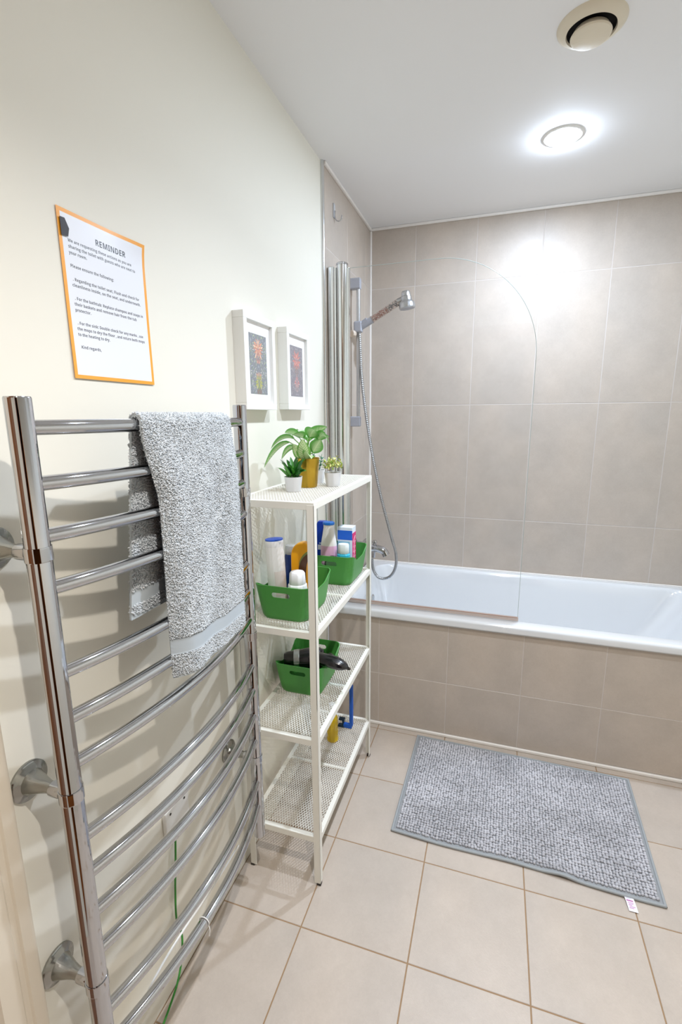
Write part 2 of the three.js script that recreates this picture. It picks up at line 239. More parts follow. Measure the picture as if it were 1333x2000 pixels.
{
  const pts = [[0.05, 1.79], [0.054, 1.74], [0.064, 1.567], [0.104, 1.301], [0.162, 1.03], [0.222, 0.81], [0.247, 0.72], [0.245, 0.655], [0.222, 0.608], [0.19, 0.59], [0.158, 0.594], [0.136, 0.622], [0.127, 0.66], [0.126, 0.688]].map(([x, y]) => V(x, y, SZ + 0.004 + 0.02 * sm(1.6, 1.0, y)));
  const c = new THREE.CatmullRomCurve3(pts), n = 620, fr = c.computeFrenetFrames(n, false), P = c.getSpacedPoints(n), L = c.getLength();
  const g = grid(10, n, (u, v) => { const i = Math.round(v * n), a = u * Math.PI * 2, r = 0.0068 + 0.0007 * Math.cos(i * Math.PI / 2); return P[i].clone().addScaledVector(fr.normals[i], -r * Math.cos(a)).addScaledVector(fr.binormals[i], r * Math.sin(a)); });
  single('shower_hose', 'grey ribbed metal shower hose looping down to the bath mixer', 'hose', g, M.hose);
}
{
  const y = 0.735, t = thing('bath_mixer_tap', 'chrome bath mixer tap on the tiled wall above the tub', 'tap');
  mesh('body', merge(cyl(V(0.066, y, SZ - 0.085), V(0.066, y, SZ + 0.085), 0.0225, 0.0225, 28), cyl(V(0.0075, y, SZ - 0.065), V(0.062, y, SZ - 0.065), 0.014, 0.014), cyl(V(0.0075, y, SZ + 0.065), V(0.062, y, SZ + 0.065), 0.014, 0.014)), M.chrome, t);
  for (const s of [-1, 1]) { mesh('wall_plate', orient(lathe([[0.016, 0.01], [0.026, 0.007], [0.031, 0]], 28), V(1, 0, 0), V(0.0075, y, SZ + s * 0.065)), M.chrome, t); mesh('control_knob', orient(lathe([[0.0215, 0], [0.024, 0.006], [0.023, 0.032], [0.018, 0.038], [0, 0.039]], 28), V(0, 0, s), V(0.066, y, SZ + s * 0.085)), M.chrome, t); }
  mesh('spout', merge(tube([V(0.07, y, SZ), V(0.11, y + 0.003, SZ), V(0.15, y + 0.001, SZ), V(0.18, y - 0.01, SZ), V(0.193, y - 0.03, SZ)], 0.019, 30, 20), cyl(V(0.126, y - 0.046, SZ), V(0.126, y - 0.008, SZ), 0.0095, 0.0115, 20)), M.chrome, t);
  mesh('diverter_knob', lathe([[0.008, 0], [0.008, 0.012], [0.0115, 0.015], [0.0125, 0.022], [0.0095, 0.029], [0, 0.03]], 24).translate(0.132, y + 0.014, SZ), M.chrome, t);
}
{
  const t = thing('wall_hook', 'small metal hook stuck high on the left tiles', 'hook');
  mesh('backplate', box(0.0078, 0.011, 2.185, 2.238, 0.582, 0.604, 0.001), phy({ color: 0xd9dade, roughness: 0.2, transmission: 0.3, thickness: 0 }), t);
  mesh('hook_wire', tube([V(0.0125, 2.212, 0.593), V(0.0125, 2.19, 0.593), V(0.018, 2.176, 0.59), V(0.03, 2.175, 0.586), V(0.037, 2.184, 0.584), V(0.039, 2.196, 0.583)], 0.0022, 24, 8), M.chrome, t);
}

// ------------------------------------------------------------------ notice sheet
function canvasTex(w, h, draw) { const c = document.createElement('canvas'); c.width = w; c.height = h; draw(c.getContext('2d'), w, h); const t = new THREE.CanvasTexture(c); t.colorSpace = THREE.SRGBColorSpace; t.anisotropy = 8; return t; }
{
  const tex = canvasTex(1080, 1440, (x, w, h) => {
    x.fillStyle = '#f6a52a'; x.fillRect(0, 0, w, h); x.fillStyle = '#e9ebf2'; x.fillRect(36, 34, w - 72, h - 68);
    x.fillStyle = '#23232c'; x.font = 'bold 76px sans-serif'; x.textAlign = 'center'; x.fillText('REMINDER', w * 0.56, 200); x.textAlign = 'left'; x.font = 'bold 38px sans-serif';
    const L = [[90, 262, 'We are requesting these actions as you are'], [90, 312, 'sharing the toilet with guests who are next to'], [90, 362, 'your room.'], [90, 472, 'Please ensure the following:'], [90, 584, ' . Regarding the toilet seat, Flush and check for'], [90, 634, 'cleanliness inside, on the seat, and underneath.'], [90, 746, ' . For the bathtub: Replace shampoo and soaps in'], [90, 796, 'their baskets and remove hair from the tub'], [90, 846, 'protector.'], [90, 958, ' . For the sink: Double check for any marks , use'], [90, 1008, 'the mops to dry the floor , and return both mops'], [90, 1058, 'to the heating to dry.'], [110, 1168, 'Kind regards,']];
    for (const [a, b, s] of L) x.fillText(s, a, b, 920);
  });
  const t = thing('notice_sheet', 'laminated white reminder notice with orange border taped to the cream wall', 'notice');
  const g = grid(12, 14, (u, v) => V(0.0016 + 0.004 * Math.pow(Math.max(0, v - 0.82) / 0.18, 2) * sm(0.55, 1, u) + 0.0012 * sm(0.5, 0, v), 1.46 + 0.267 * v, 1.965 - 0.2 * u));
  const g2 = grid(12, 14, (u, v) => V(0.0004, 1.46 + 0.267 * v, 1.765 + 0.2 * u));
  mesh('sheet', g, phy({ map: tex, roughness: 0.35, clearcoat: 0.9, clearcoatRoughness: 0.08, side: THREE.DoubleSide }), t);
  mesh('backing_film', g2, std({ color: 0xe9ebf0, roughness: 0.4, side: THREE.DoubleSide }), t);
  const s = new THREE.Shape(); s.moveTo(0, 0); s.lineTo(0.013, 0.001); s.lineTo(0.0165, 0.014); s.lineTo(0.0095, 0.028); s.lineTo(0, 0.0275);
  mesh('tape', new THREE.ExtrudeGeometry(s, { depth: 0.0004, bevelEnabled: false }).rotateY(Math.PI / 2).translate(0.0032, 1.684, 1.961), std({ color: 0x1f1519, roughness: 0.5 }), t).userData.label = 'piece of black tape';
}

// ------------------------------------------------------------------ framed prints
function floral(pal, petals, s0) {
  return canvasTex(360, 540, (x, w, h) => {
    const keep = seed; seed = s0; x.fillStyle = pal.ground; x.fillRect(0, 0, w, h);
    const leaf = (cx, cy, l, wd, a, c) => { for (const m of [1, -1]) { x.save(); x.translate(w / 2 + m * (cx - w / 2), cy); x.scale(m, 1); x.rotate(a); x.fillStyle = c; x.beginPath(); x.moveTo(0, 0); x.quadraticCurveTo(l / 2, -wd, l, 0); x.quadraticCurveTo(l / 2, wd, 0, 0); x.fill(); x.strokeStyle = pal.line; x.lineWidth = 1.5; x.stroke(); x.restore(); } };
    for (let i = 0; i < 260; i++) leaf(rr(w / 2, w), rr(0, h), rr(20, 60), rr(4, 11), rr(0, 6.28), pal.leaves[Math.floor(rnd() * pal.leaves.length)]);
    for (const [cy, n, R, cs] of petals) for (const q of [1, 0.72, 0.45]) for (let k = 0; k < n; k++) { const a = -Math.PI / 2 + (k / n) * Math.PI * 1.15 + rr(-0.12, 0.12); leaf(w / 2 + 4 + rr(0, 10), cy + rr(-8, 8), R * q * rr(0.75, 1.05), R * q * 0.2, a, cs[(k + Math.round(q * 5)) % cs.length]); }
    for (let i = 0; i < 70; i++) leaf(rr(w / 2 + 12, w), rr(0, h), rr(16, 48), rr(3, 8), rr(0, 6.28), pal.leaves[Math.floor(rnd() * pal.leaves.length)]);
    seed = keep;
  });
}
{
  const FW = 0.19, FH = 0.259, FD = 0.034, bar = 0.0185;
  const prints = [
    ['white box frame with orange and green floral print above the towel rail', 1.431, 1.413, floral({ ground: '#85878a', line: '#7a7c80', leaves: ['#9298a4', '#a9adb4', '#97a67e', '#bcc59c', '#868c98', '#cfcbc2'] }, [[130, 9, 105, ['#dd8068', '#ebab84', '#ecc2a4']], [225, 6, 60, ['#e3a488', '#d98a70']], [390, 7, 62, ['#e59a7c', '#eebf9a']], [430, 7, 78, ['#b9b44f', '#d6cc72', '#9aa64c']], [520, 6, 60, ['#9c6a6a', '#8d8a58']]], 991)],
    ['white box frame with dusky red floral print beside the shower screen', 1.152, 1.416, floral({ ground: '#8d888c', line: '#827d82', leaves: ['#9895a0', '#aaa4ac', '#8f8c90', '#a8a09c', '#8a858c', '#c2b8b6'] }, [[150, 9, 118, ['#dc8878', '#e3a294', '#cc766c']], [270, 6, 66, ['#b0938c', '#8d8078']], [390, 8, 84, ['#c97a7a', '#dcb4ac']], [450, 6, 58, ['#d6b4ac', '#8a7a76']]], 1777)],
  ];
  for (const [label, z1, y0, tex] of prints) {
    const t = thing('picture_frame', label, 'picture', 'white framed floral prints', [0, y0, z1 - FW / 2]);
    const f = (a) => box(0, FD, a[0], a[1], a[2], a[3], 0.0012), h = FW / 2;
    mesh('frame', merge(f([0, bar, -h, h]), f([FH - bar, FH, -h, h]), f([bar, FH - bar, -h, -h + bar]), f([bar, FH - bar, h - bar, h])), M.white, t);
    mesh('mount', box(0.001, FD - 0.01, bar * 0.6, FH - bar * 0.6, -h + bar * 0.6, h - bar * 0.6), std({ color: 0xf6f5f4, roughness: 0.7 }), t);
    const pw = 0.104, ph = 0.165;
    const g = new THREE.PlaneGeometry(pw, ph).rotateY(Math.PI / 2).translate(FD - 0.0094, FH * 0.49, 0);
    mesh('print', g, std({ map: tex, roughness: 0.6 }), t);
    mesh('glazing', new THREE.PlaneGeometry(FW - bar * 1.6, FH - bar * 1.6).rotateY(Math.PI / 2).translate(FD - 0.006, FH / 2, 0), M.glass, t);
  }
}

// ------------------------------------------------------------------ towel rail
const TX = 0.09, ZL = 2.145, ZR = 1.572, ZM = (ZL + ZR) / 2, ZH = (ZL - ZR) / 2, BOW = 0.042;
const railX = (z) => TX + BOW * (1 - ((z - ZM) / ZH) ** 2);
const RY = [1.381, 1.305, 1.231, 1.154, 1.021, 0.945, 0.868, 0.734, 0.6625, 0.585, 0.5065, 0.374, 0.295];
{
  const t = thing('towel_rail', 'tall chrome heated towel rail with thirteen bowed bars on the cream wall', 'towel rail');
  for (const z of [ZL, ZR]) mesh('post', lathe([[0, 0.19], [0.0145, 0.19], [0.0165, 0.192], [0.0165, 1.4195], [0.0155, 1.4215], [0, 1.422]], 40).translate(TX, 0, z), M.chrome, t);
  const bars = {};
  for (const y of RY) { const pts = []; for (let i = 0; i <= 12; i++) { const z = ZR + (ZL - ZR) * i / 12; pts.push(V(railX(z), 0, z)); } const g = bars.g ??= tube(pts, 0.0107, 48, 20); mesh('bar', g, M.chrome, t).position.y = y; }
  const horn = lathe([[0.0325, 0.0], [0.0325, 0.0035], [0.03, 0.006], [0.0245, 0.0075], [0.0205, 0.01], [0.0165, 0.02], [0.0125, 0.032], [0.0098, 0.044], [0.0092, 0.052]], 32);
  const boss = lathe([[0.0092, 0.052], [0.0118, 0.0535], [0.0122, 0.06], [0.0118, 0.0745]], 28), collar = lathe([[0.0167, -0.0105], [0.0178, -0.0105], [0.0182, -0.009], [0.0182, 0.009], [0.0178, 0.0105], [0.0167, 0.0105]], 40);
  const dull = std({ color: 0xa2a29e, roughness: 0.24, metalness: 1 });
  for (const z of [ZL, ZR]) for (const y of [1.208, 0.82, 0.446]) {
    const b = mesh('bracket', orient(horn.clone(), V(1, 0, 0), V(0, y, z)), dull, t);
    mesh('boss', orient(boss.clone(), V(1, 0, 0), V(0, y, z)), M.chrome, b);
    mesh('collar', collar.clone().translate(TX, y, z), M.chrome, b);
  }
}
{
  const p = thing('cable_outlet_plate', 'white electrical outlet plate on the wall behind the towel rail', 'outlet plate');
  mesh('plate', box(0, 0.011, 0.41, 0.494, 1.773, 1.859, 0.003), M.white, p);
  for (const z of [1.79, 1.842]) mesh('screw', cyl(V(0.0105, 0.482, z), V(0.0118, 0.482, z), 0.003, 0.003, 12), M.rubber, p);
  single('earth_wire', 'green earth wire hanging from the white outlet plate', 'wire', tube([V(0.008, 0.412, 1.828), V(0.01, 0.36, 1.836), V(0.008, 0.27, 1.845), V(0.012, 0.19, 1.854), V(0.02, 0.14, 1.85), V(0.045, 0.1, 1.9), V(0.055, 0.06, 1.985), V(0.06, 0.02, 2.06), V(0.06, 0.004, 2.1)], 0.0024, 60, 8), std({ color: 0x2f8a2a, roughness: 0.45 }));
  single('heater_cable', 'thin white cable running along behind the lowest rail', 'cable', tube([V(0.066, 0.22, 1.65), V(0.062, 0.216, 1.783), V(0.06, 0.226, 1.906), V(0.06, 0.222, 1.993), V(0.066, 0.208, 2.06), V(0.076, 0.205, 2.13)], 0.0026, 50, 8), M.white);
  const z = 1.905, x = railX(z);
  single('cable_tie', 'white plastic cable tie round the lowest towel bar', 'cable tie', merge(new THREE.TorusGeometry(0.0122, 0.0012, 6, 24).translate(x, RY[12], z), tube([V(x + 0.011, RY[12] - 0.004, z), V(x + 0.014, RY[12] - 0.016, z + 0.001), V(x + 0.013, RY[12] - 0.03, z + 0.003)], 0.0012, 10, 6)), M.white);
}

// ------------------------------------------------------------------ towel
{
  const t = thing('hand_towel', 'light grey terry towel hanging folded over the top towel bar', 'towel');
  const yT = RY[0], rO = 0.0165, yF = 0.912, yB = 1.045;
  const lB = yT - yB, lA = Math.PI * rO, lF = yT - yF, LT = lB + lA + lF;
  const frontEdge = (f) => 1.98 - 0.03 * sm(0, 0.3, f) - 0.006 * f;
  // s: metres along the cloth from the back hem; w: 0 (towards the door side) .. 1
  function surf(s, w) {
    let zA, dx, y, k;
    const front = s > lB + lA;
    const f = front ? (s - lB - lA) / lF : 0, b = s < lB ? 1 - s / lB : 0;
    const zLeft = front ? frontEdge(f) : s < lB ? 1.966 + 0.03 * b : 1.966 + (frontEdge(0) - 1.966) * (s - lB) / lA, zRight = front ? 1.7 - 0.012 * Math.sin(f * 3) : 1.7;
    zA = zLeft + (zRight - zLeft) * w;
    const bx = railX(zA);
    if (s < lB) { dx = -rO - 0.012 * b + 0.004 * Math.sin(w * 9 + b * 2) * b; y = yB + s - 0.02 * w * 0; }
    else if (!front) { const a = Math.PI * (s - lB) / lA; dx = -rO * Math.cos(a); y = yT + rO * Math.sin(a); }
    else { const g = sm(0, 0.25, f); dx = rO + g * (0.006 + 0.004 * Math.sin(w * 7.5 + 0.6) + 0.0025 * Math.sin(w * 15 + f * 5)) - g * 0.016 * Math.pow(Math.max(0, 0.16 - w) / 0.16, 2); y = yT - (s - lB - lA) - 0.006 * Math.sin(w * 3.0) * f; }
    return V(bx + dx, y, zA);
  }
  const nrm = (s, w) => { const e = 0.002, a = surf(Math.min(s + e, LT), w).sub(surf(Math.max(s - e, 0), w)), c = surf(s, Math.min(1, w + 0.01)).sub(surf(s, Math.max(0, w - 0.01))); return a.cross(c).normalize(); };
  const flip = nrm(LT - 0.2, 0.5).x < 0 ? -1 : 1, hT = 0.0022;
  const NU = 60, NV = 150;
  const outer = grid(NU, NV, (u, v) => surf(v * LT, u).addScaledVector(nrm(v * LT, u), flip * hT)), inner = grid(NU, NV, (u, v) => surf(v * LT, 1 - u).addScaledVector(nrm(v * LT, 1 - u), -flip * hT));
  const edge = (w, d) => grid(2, NV, (u, v) => surf(v * LT, w).addScaledVector(nrm(v * LT, w), flip * hT * (d ? 1 - 2 * u : 2 * u - 1)));
  const hem = (s, d) => grid(NU, 2, (u, v) => surf(s, u).addScaledVector(nrm(s, u), flip * hT * (d ? 1 - 2 * v : 2 * v - 1)));
  const col = std({ color: 0xb8c0c5, roughness: 0.95 });
  mesh('cloth', merge(outer, inner, edge(0, false), edge(1, true), hem(0, true), hem(LT, false)), col, t);
  // woven bands
  const bandF = (w) => { const c = lB + lA + (yT - 0.99) + 0.014 * w; return [c, c + 0.03]; }, bandB = [0.026, 0.05];
  mesh('woven_band', merge(grid(60, 8, (u, v) => { const [a, b] = bandF(u); const s = a + (b - a) * v; return surf(s, u).addScaledVector(nrm(s, u), flip * (hT + 0.0012 + 0.0006 * Math.cos(v * 25))); }), grid(60, 6, (u, v) => { const s = bandB[0] + (bandB[1] - bandB[0]) * v; return surf(s, u).addScaledVector(nrm(s, u), flip * (hT + 0.001)); })), std({ color: 0xb6bfc6, roughness: 0.8 }), t);
  // terry pile: tiny bent loops
  const loop = mergeVertices(new THREE.IcosahedronGeometry(1, 0).deleteAttribute('uv').deleteAttribute('normal')); loop.scale(0.00105, 0.0026, 0.00105); loop.computeVertexNormals();
  const N = 76000, im = new THREE.InstancedMesh(loop, std({ color: 0xffffff, roughness: 0.95 }), N), m4 = new THREE.Matrix4(), q = new THREE.Quaternion(), c = new THREE.Color();
  const patch = lattice(32, 4242); let n = 0;
  while (n < N) {
    const s = rnd() * LT, w = rnd(); const [a, b] = bandF(w); if ((s > a - 0.001 && s < b + 0.001) || (s > bandB[0] && s < bandB[1]) || s < 0.006 || s > LT - 0.004) continue;
    const nn = nrm(s, w).multiplyScalar(flip), inside = rnd() < (s < lB ? 0.5 : 0.16); if (inside) nn.multiplyScalar(-1);
    const p = surf(s, w).addScaledVector(nn, hT + 0.0007 + 0.0006 * rnd());
    const d = nn.clone().multiplyScalar(0.75).add(V(rr(-1, 1), rr(-1, 1), rr(-1, 1))).normalize();
    q.setFromUnitVectors(V(0, 1, 0), d); const k = rr(0.75, 1.35); m4.compose(p, q, V(k, k * rr(0.8, 1.2), k)); im.setMatrixAt(n, m4);
    const g = 0.6 + 0.16 * (rnd() - 0.5) + 0.12 * (patch(w * 14, s * 40) - 0.5); c.setRGB(g * 0.95, g, g * 1.04); im.setColorAt(n, c); n++;
  }
  im.name = 'pile'; im.userData.kind = 'stuff'; im.castShadow = im.receiveShadow = true; t.add(im);
}

// ------------------------------------------------------------------ shelf unit
const SH = [1.177, 0.819, 0.492, 0.168], SX0 = 0.022, SX1 = 0.257, SZ0 = 0.918, SZ1 = 1.515;
{
  const t = thing('shelf_unit', 'white metal shelf unit with four mesh shelves beside the towel rail', 'shelf');
  const A = 0.02, th = 0.0022;
  for (const [cx, cz, sx, sz] of [[SX0, SZ0, 1, 1], [SX1, SZ0, -1, 1], [SX0, SZ1, 1, -1], [SX1, SZ1, -1, -1]]) {
    const bx = (a, b) => [Math.min(cx + sx * a, cx + sx * b), Math.max(cx + sx * a, cx + sx * b)], bz = (a, b) => [Math.min(cz + sz * a, cz + sz * b), Math.max(cz + sz * a, cz + sz * b)];
    const g = merge(box(...bx(0, A), 0.006, 1.171, ...bz(0, th), 0.0007), box(...bx(0, th), 0.006, 1.171, ...bz(0, A), 0.0007));
    const p = mesh('post', g, M.shelf, t); mesh('foot', box(...bx(-0.001, 0.012), 0, 0.0075, ...bz(-0.001, 0.012), 0.001), M.rubber, p);
  }
  // expanded-metal mesh: zigzag strands along z that meet their neighbours
  const px = 0.0086, pz = 0.0165, ww = 0.00072, hh = 0.0006;
  const X0 = SX0 + 0.014, X1 = SX1 - 0.014, Z0 = SZ0 + 0.014, Z1 = SZ1 - 0.014;
  const nS = Math.floor((X1 - X0) / (px / 2)), step = pz / 4, nz = Math.floor((Z1 - Z0) / step);
  const pos = [], ix = [];
  const zig = [0, 1, 1, 0]; // offset towards its neighbour, over one period
  for (let i = 0; i <= nS; i++) {
    const xc = X0 + i * px / 2, sgn = i % 2 ? 1 : -1, base = pos.length / 3;
    for (let k = 0; k <= nz; k++) { const z = Z0 + k * step, ph = k % 4, o = (ph === 0 || ph === 1 ? 1 : -1) * sgn * (px / 4 - ww * 0.55), x = xc + o; pos.push(x - ww, 0, z, x + ww, 0, z, x + ww, -hh * 2, z, x - ww, -hh * 2, z); if (k) { const b = base + (k - 1) * 4, n = b + 4; for (let e = 0; e < 4; e++) { const f = (e + 1) % 4; ix.push(b + e, n + e, n + f, b + e, n + f, b + f); } } }
  }
  const mg = new THREE.BufferGeometry(); mg.setAttribute('position', new THREE.Float32BufferAttribute(pos, 3)); mg.setIndex(ix); const meshGeo = clean(mg); meshGeo.computeVertexNormals();
  const lip = 0.014, dp = 0.019;
  const fr = merge(box(SX0 + 0.001, SX1 - 0.0005, -dp, 0, SZ1 - 0.003, SZ1 - 0.0005, 0.0008), box(SX0 + 0.001, SX1 - 0.0005, -dp, 0, SZ0 + 0.0005, SZ0 + 0.003, 0.0008), box(SX0 + 0.0005, SX0 + 0.003, -dp, 0, SZ0 + 0.001, SZ1 - 0.001, 0.0008), box(SX1 - 0.003, SX1 - 0.0005, -dp, 0, SZ0 + 0.001, SZ1 - 0.001, 0.0008),
    box(SX0 + 0.001, SX1 - 0.001, -0.002, 0.0004, SZ1 - lip, SZ1 - 0.001), box(SX0 + 0.001, SX1 - 0.001, -0.002, 0.0004, SZ0 + 0.001, SZ0 + lip), box(SX0 + 0.001, SX0 + lip, -0.002, 0.0004, SZ0 + lip, SZ1 - lip), box(SX1 - lip, SX1 - 0.001, -0.002, 0.0004, SZ0 + lip, SZ1 - lip));
  const bar = box(SX0 + lip, SX1 - lip, -0.008, -0.0018, (SZ0 + SZ1) / 2 - 0.0045, (SZ0 + SZ1) / 2 + 0.0045);
  for (const y of SH) {
    const s = mesh('shelf', fr, M.shelf, t); s.position.y = y;
    const m = mesh('expanded_mesh', meshGeo, M.shelf, s); m.userData.kind = 'stuff'; mesh('stiffener', bar, M.shelf, s);
  }
}

// ------------------------------------------------------------------ green baskets
const basketGeo = (() => {
  const a0 = 0.071, b0 = 0.09, a1 = 0.0865, b1 = 0.104, hE = 0.106, hS = 0.08, th = 0.0026, N = 120, Mv = 14;
  const rect = (a, b, r, i) => { const q = (i / N) * 4; const L = []; const per = 2 * (a - r) * 2 + 2 * (b - r) * 2 + 2 * Math.PI * r; let d = (i / N) * per; const segs = [[a - r, 0], [r, 1], [2 * (b - r), 0], [r, 1]]; // walk: start at (0, b) heading +x
    const walk = [['l', 0, b, a - r, b], ['a', a - r, b - r, Math.PI / 2, 0], ['l', a, b - r, a, -(b - r)], ['a', a - r, -(b - r), 0, -Math.PI / 2], ['l', a - r, -b, -(a - r), -b], ['a', -(a - r), -(b - r), -Math.PI / 2, -Math.PI], ['l', -a, -(b - r), -a, b - r], ['a', -(a - r), b - r, Math.PI, Math.PI / 2], ['l', -(a - r), b, 0, b]];
    for (const s of walk) { const len = s[0] === 'l' ? Math.hypot(s[3] - s[1], s[4] - s[2]) : r * Math.PI / 2; if (d <= len + 1e-9) { const k = len ? d / len : 0; if (s[0] === 'l') return [s[1] + (s[3] - s[1]) * k, s[2] + (s[4] - s[2]) * k]; const t = s[3] + (s[4] - s[3]) * k; return [s[1] + r * Math.cos(t), s[2] + r * Math.sin(t)]; } d -= len; } return [0, b]; };
  const p = [], ix = []; const top = (x, z) => hS + (hE - hS) * sm(0.3, 0.93, Math.abs(z) / b1);
  const rows = [];
  const addRow = (f) => { const r = []; for (let i = 0; i < N; i++) { const q = f(i); r.push(p.length / 3); p.push(...q); } rows.push(r); };
  const wall = (o, t) => (i) => { const [xt, zt] = rect(a1, b1, 0.03, i); const y = Math.max(o > 0 ? th : 0, t * top(xt, zt)), k = Math.pow(y / hE, 0.85), e = 0.003 * Math.pow(Math.max(0, 1 - y / 0.012), 2); const A = a0 + (a1 - a0) * k - o - e, B = b0 + (b1 - b0) * k - o - e; const [x, z] = rect(A, B, Math.max(0.012, 0.028 - o), i); return [x, y, z]; };
  const ts = [0, 0.03, 0.07, 0.12]; for (let i = 1; i <= Mv; i++) ts.push(0.12 + 0.88 * i / Mv);
  for (const t of ts) addRow(wall(0, t));
  for (const t of ts.slice().reverse()) addRow(wall(th, t));
  for (let k = 0; k + 1 < rows.length; k++) for (let i = 0; i < N; i++) { const j = (i + 1) % N; ix.push(rows[k][i], rows[k][j], rows[k + 1][j], rows[k][i], rows[k + 1][j], rows[k + 1][i]); }
  const c0 = p.length / 3; p.push(0, 0, 0, 0, th, 0); const last = rows[rows.length - 1];
  for (let i = 0; i < N; i++) { const j = (i + 1) % N; ix.push(c0, rows[0][j], rows[0][i], c0 + 1, last[i], last[j]); }
  const flipped = []; for (let i = 0; i < ix.length; i += 3) flipped.push(ix[i], ix[i + 2], ix[i + 1]);
  const mk = (idx) => { const g = new THREE.BufferGeometry(); g.setAttribute('position', new THREE.Float32BufferAttribute(p, 3)); g.setIndex(idx); g.setAttribute('uv', new THREE.Float32BufferAttribute(new Float32Array(p.length / 3 * 2), 2)); g.computeVertexNormals(); return g; };
  let vol = 0; for (let i = 0; i < ix.length; i += 3) { const A = V(...p.slice(ix[i] * 3, ix[i] * 3 + 3)), B = V(...p.slice(ix[i + 1] * 3, ix[i + 1] * 3 + 3)), C = V(...p.slice(ix[i + 2] * 3, ix[i + 2] * 3 + 3)); vol += A.dot(B.cross(C)); }
  const g = mk(vol > 0 ? ix : flipped);
  const s = new THREE.Shape(), w = 0.028, r = 0.0078; s.moveTo(-w + r, -r); s.lineTo(w - r, -r); s.absarc(w - r, 0, r, -Math.PI / 2, Math.PI / 2, false); s.lineTo(-w + r, r); s.absarc(-w + r, 0, r, Math.PI / 2, Math.PI * 1.5, false);
  const slot = new THREE.ExtrudeGeometry(s, { depth: 0.3, bevelEnabled: false, curveSegments: 8 }).translate(0, 0.079, -0.15);
  const A = new Brush(g), B = new Brush(slot); A.updateMatrixWorld(); B.updateMatrixWorld(); const ev = new Evaluator(); ev.useGroups = false; const out = ev.evaluate(A, B, SUBTRACTION).geometry; const o2 = clean(out); o2.clearGroups(); return toCreasedNormals(o2, 0.7);
})();
const baskets = [['green plastic basket of bottles behind the near white post, second shelf', 0.135, SH[1], 1.371], ['green plastic basket holding a blue box, near the bath on second shelf', 0.166, SH[1], 1.05], ['green plastic basket holding the black hair dryer on third shelf', 0.114, SH[2], 1.222]];
for (const [label, x, y, z] of baskets) { const m = single('storage_basket', label, 'basket', basketGeo, M.basket, 'green plastic storage baskets'); m.position.set(x, y + 0.0006, z); }

// ------------------------------------------------------------------ toiletries
const FL = SH[1] + 0.0036;                 // floor of the baskets on the second shelf
const plastic = (c, r = 0.3) => std({ color: c, roughness: r });
// oval bottle body: profile of [half width, y], squashed along z
const oval = (prof, k, seg = 32) => lathe(prof, seg).scale(1, 1, k);
function put(t, x, y, z, ry = 0, tilt = [0, 0]) { t.position.set(x, y, z); t.rotation.set(tilt[0], ry, tilt[1]); }
{
  const b = thing('shampoo_bottle', 'tall white shampoo bottle with a flat blue top in near green basket', 'bottle');
  mesh('body', oval([[0, 0], [0.022, 0], [0.026, 0.006], [0.0275, 0.06], [0.0272, 0.15], [0.0265, 0.19], [0.0262, 0.2005]], 0.72), plastic(0xf3f3f2), b);
  mesh('cap', oval([[0.0264, 0.2005], [0.0268, 0.203], [0.0268, 0.216], [0.026, 0.219]], 0.72), plastic(0xf0f1f3), b);
  mesh('blue_top', oval([[0.026, 0.2185], [0.0258, 0.2225], [0.02, 0.2235], [0, 0.2237]], 0.72), plastic(0x1a53c0), b).userData.label = 'blue oval top';
  mesh('label', new THREE.CylinderGeometry(0.0277, 0.0279, 0.075, 24, 1, true, -0.2, 1.3).scale(1, 1, 0.73).translate(0, 0.09, 0), plastic(0xeae0dc, 0.4), b);
  put(b, 0.095, FL, 1.4, 0.45, [0.02, 0.03]);
}
{
  const b = thing('gel_bottle', 'dark blue bottle with a clear cap behind the white shampoo bottle', 'bottle');
  mesh('body', oval([[0, 0], [0.022, 0], [0.0245, 0.005], [0.025, 0.15], [0.023, 0.158]], 0.7), plastic(0x14357e), b);
  mesh('cap', oval([[0.0225, 0.158], [0.0235, 0.16], [0.0235, 0.181], [0.0215, 0.185], [0, 0.186]], 0.7), plastic(0xc2c6c8, 0.2), b);
  put(b, 0.113, FL, 1.332, 0.2);
}
{
  const b = thing('lotion_bottle', 'yellow lotion bottle with a brown leaf patch in near green basket', 'bottle');
  const s = new THREE.Shape(); s.moveTo(-0.026, 0); s.lineTo(0.026, 0); s.lineTo(0.028, 0.17); s.quadraticCurveTo(0.027, 0.2, 0.008, 0.2025); s.quadraticCurveTo(-0.026, 0.202, -0.028, 0.165); s.lineTo(-0.026, 0);
  mesh('body', new THREE.ExtrudeGeometry(s, { depth: 0.016, bevelEnabled: true, bevelSize: 0.004, bevelThickness: 0.007, bevelSegments: 5, curveSegments: 14 }).translate(0, 0.004, -0.008), plastic(0xf3a90c, 0.3), b);
  const l = new THREE.Shape(); l.moveTo(0.027, 0.186); l.quadraticCurveTo(0.0, 0.172, -0.006, 0.138); l.quadraticCurveTo(-0.01, 0.11, -0.002, 0.09); l.lineTo(0.016, 0.1); l.quadraticCurveTo(0.014, 0.135, 0.02, 0.155); l.quadraticCurveTo(0.024, 0.172, 0.028, 0.182);
  mesh('leaf_patch', new THREE.ExtrudeGeometry(l, { depth: 0.0005, bevelEnabled: false }).translate(0, 0, 0.0152), plastic(0x5b371c, 0.4), b).userData.label = 'brown leaf patch';
  const l2 = new THREE.Shape(); l2.moveTo(0.0275, 0.191); l2.quadraticCurveTo(0.0, 0.178, -0.006, 0.146); l2.lineTo(-0.004, 0.145); l2.quadraticCurveTo(0.004, 0.172, 0.028, 0.184);
  mesh('leaf_edge', new THREE.ExtrudeGeometry(l2, { depth: 0.0007, bevelEnabled: false }).translate(0, 0, 0.0152), plastic(0x7f8a45, 0.4), b);
  put(b, 0.16, FL, 1.374, 0.1, [0, -0.02]);
}
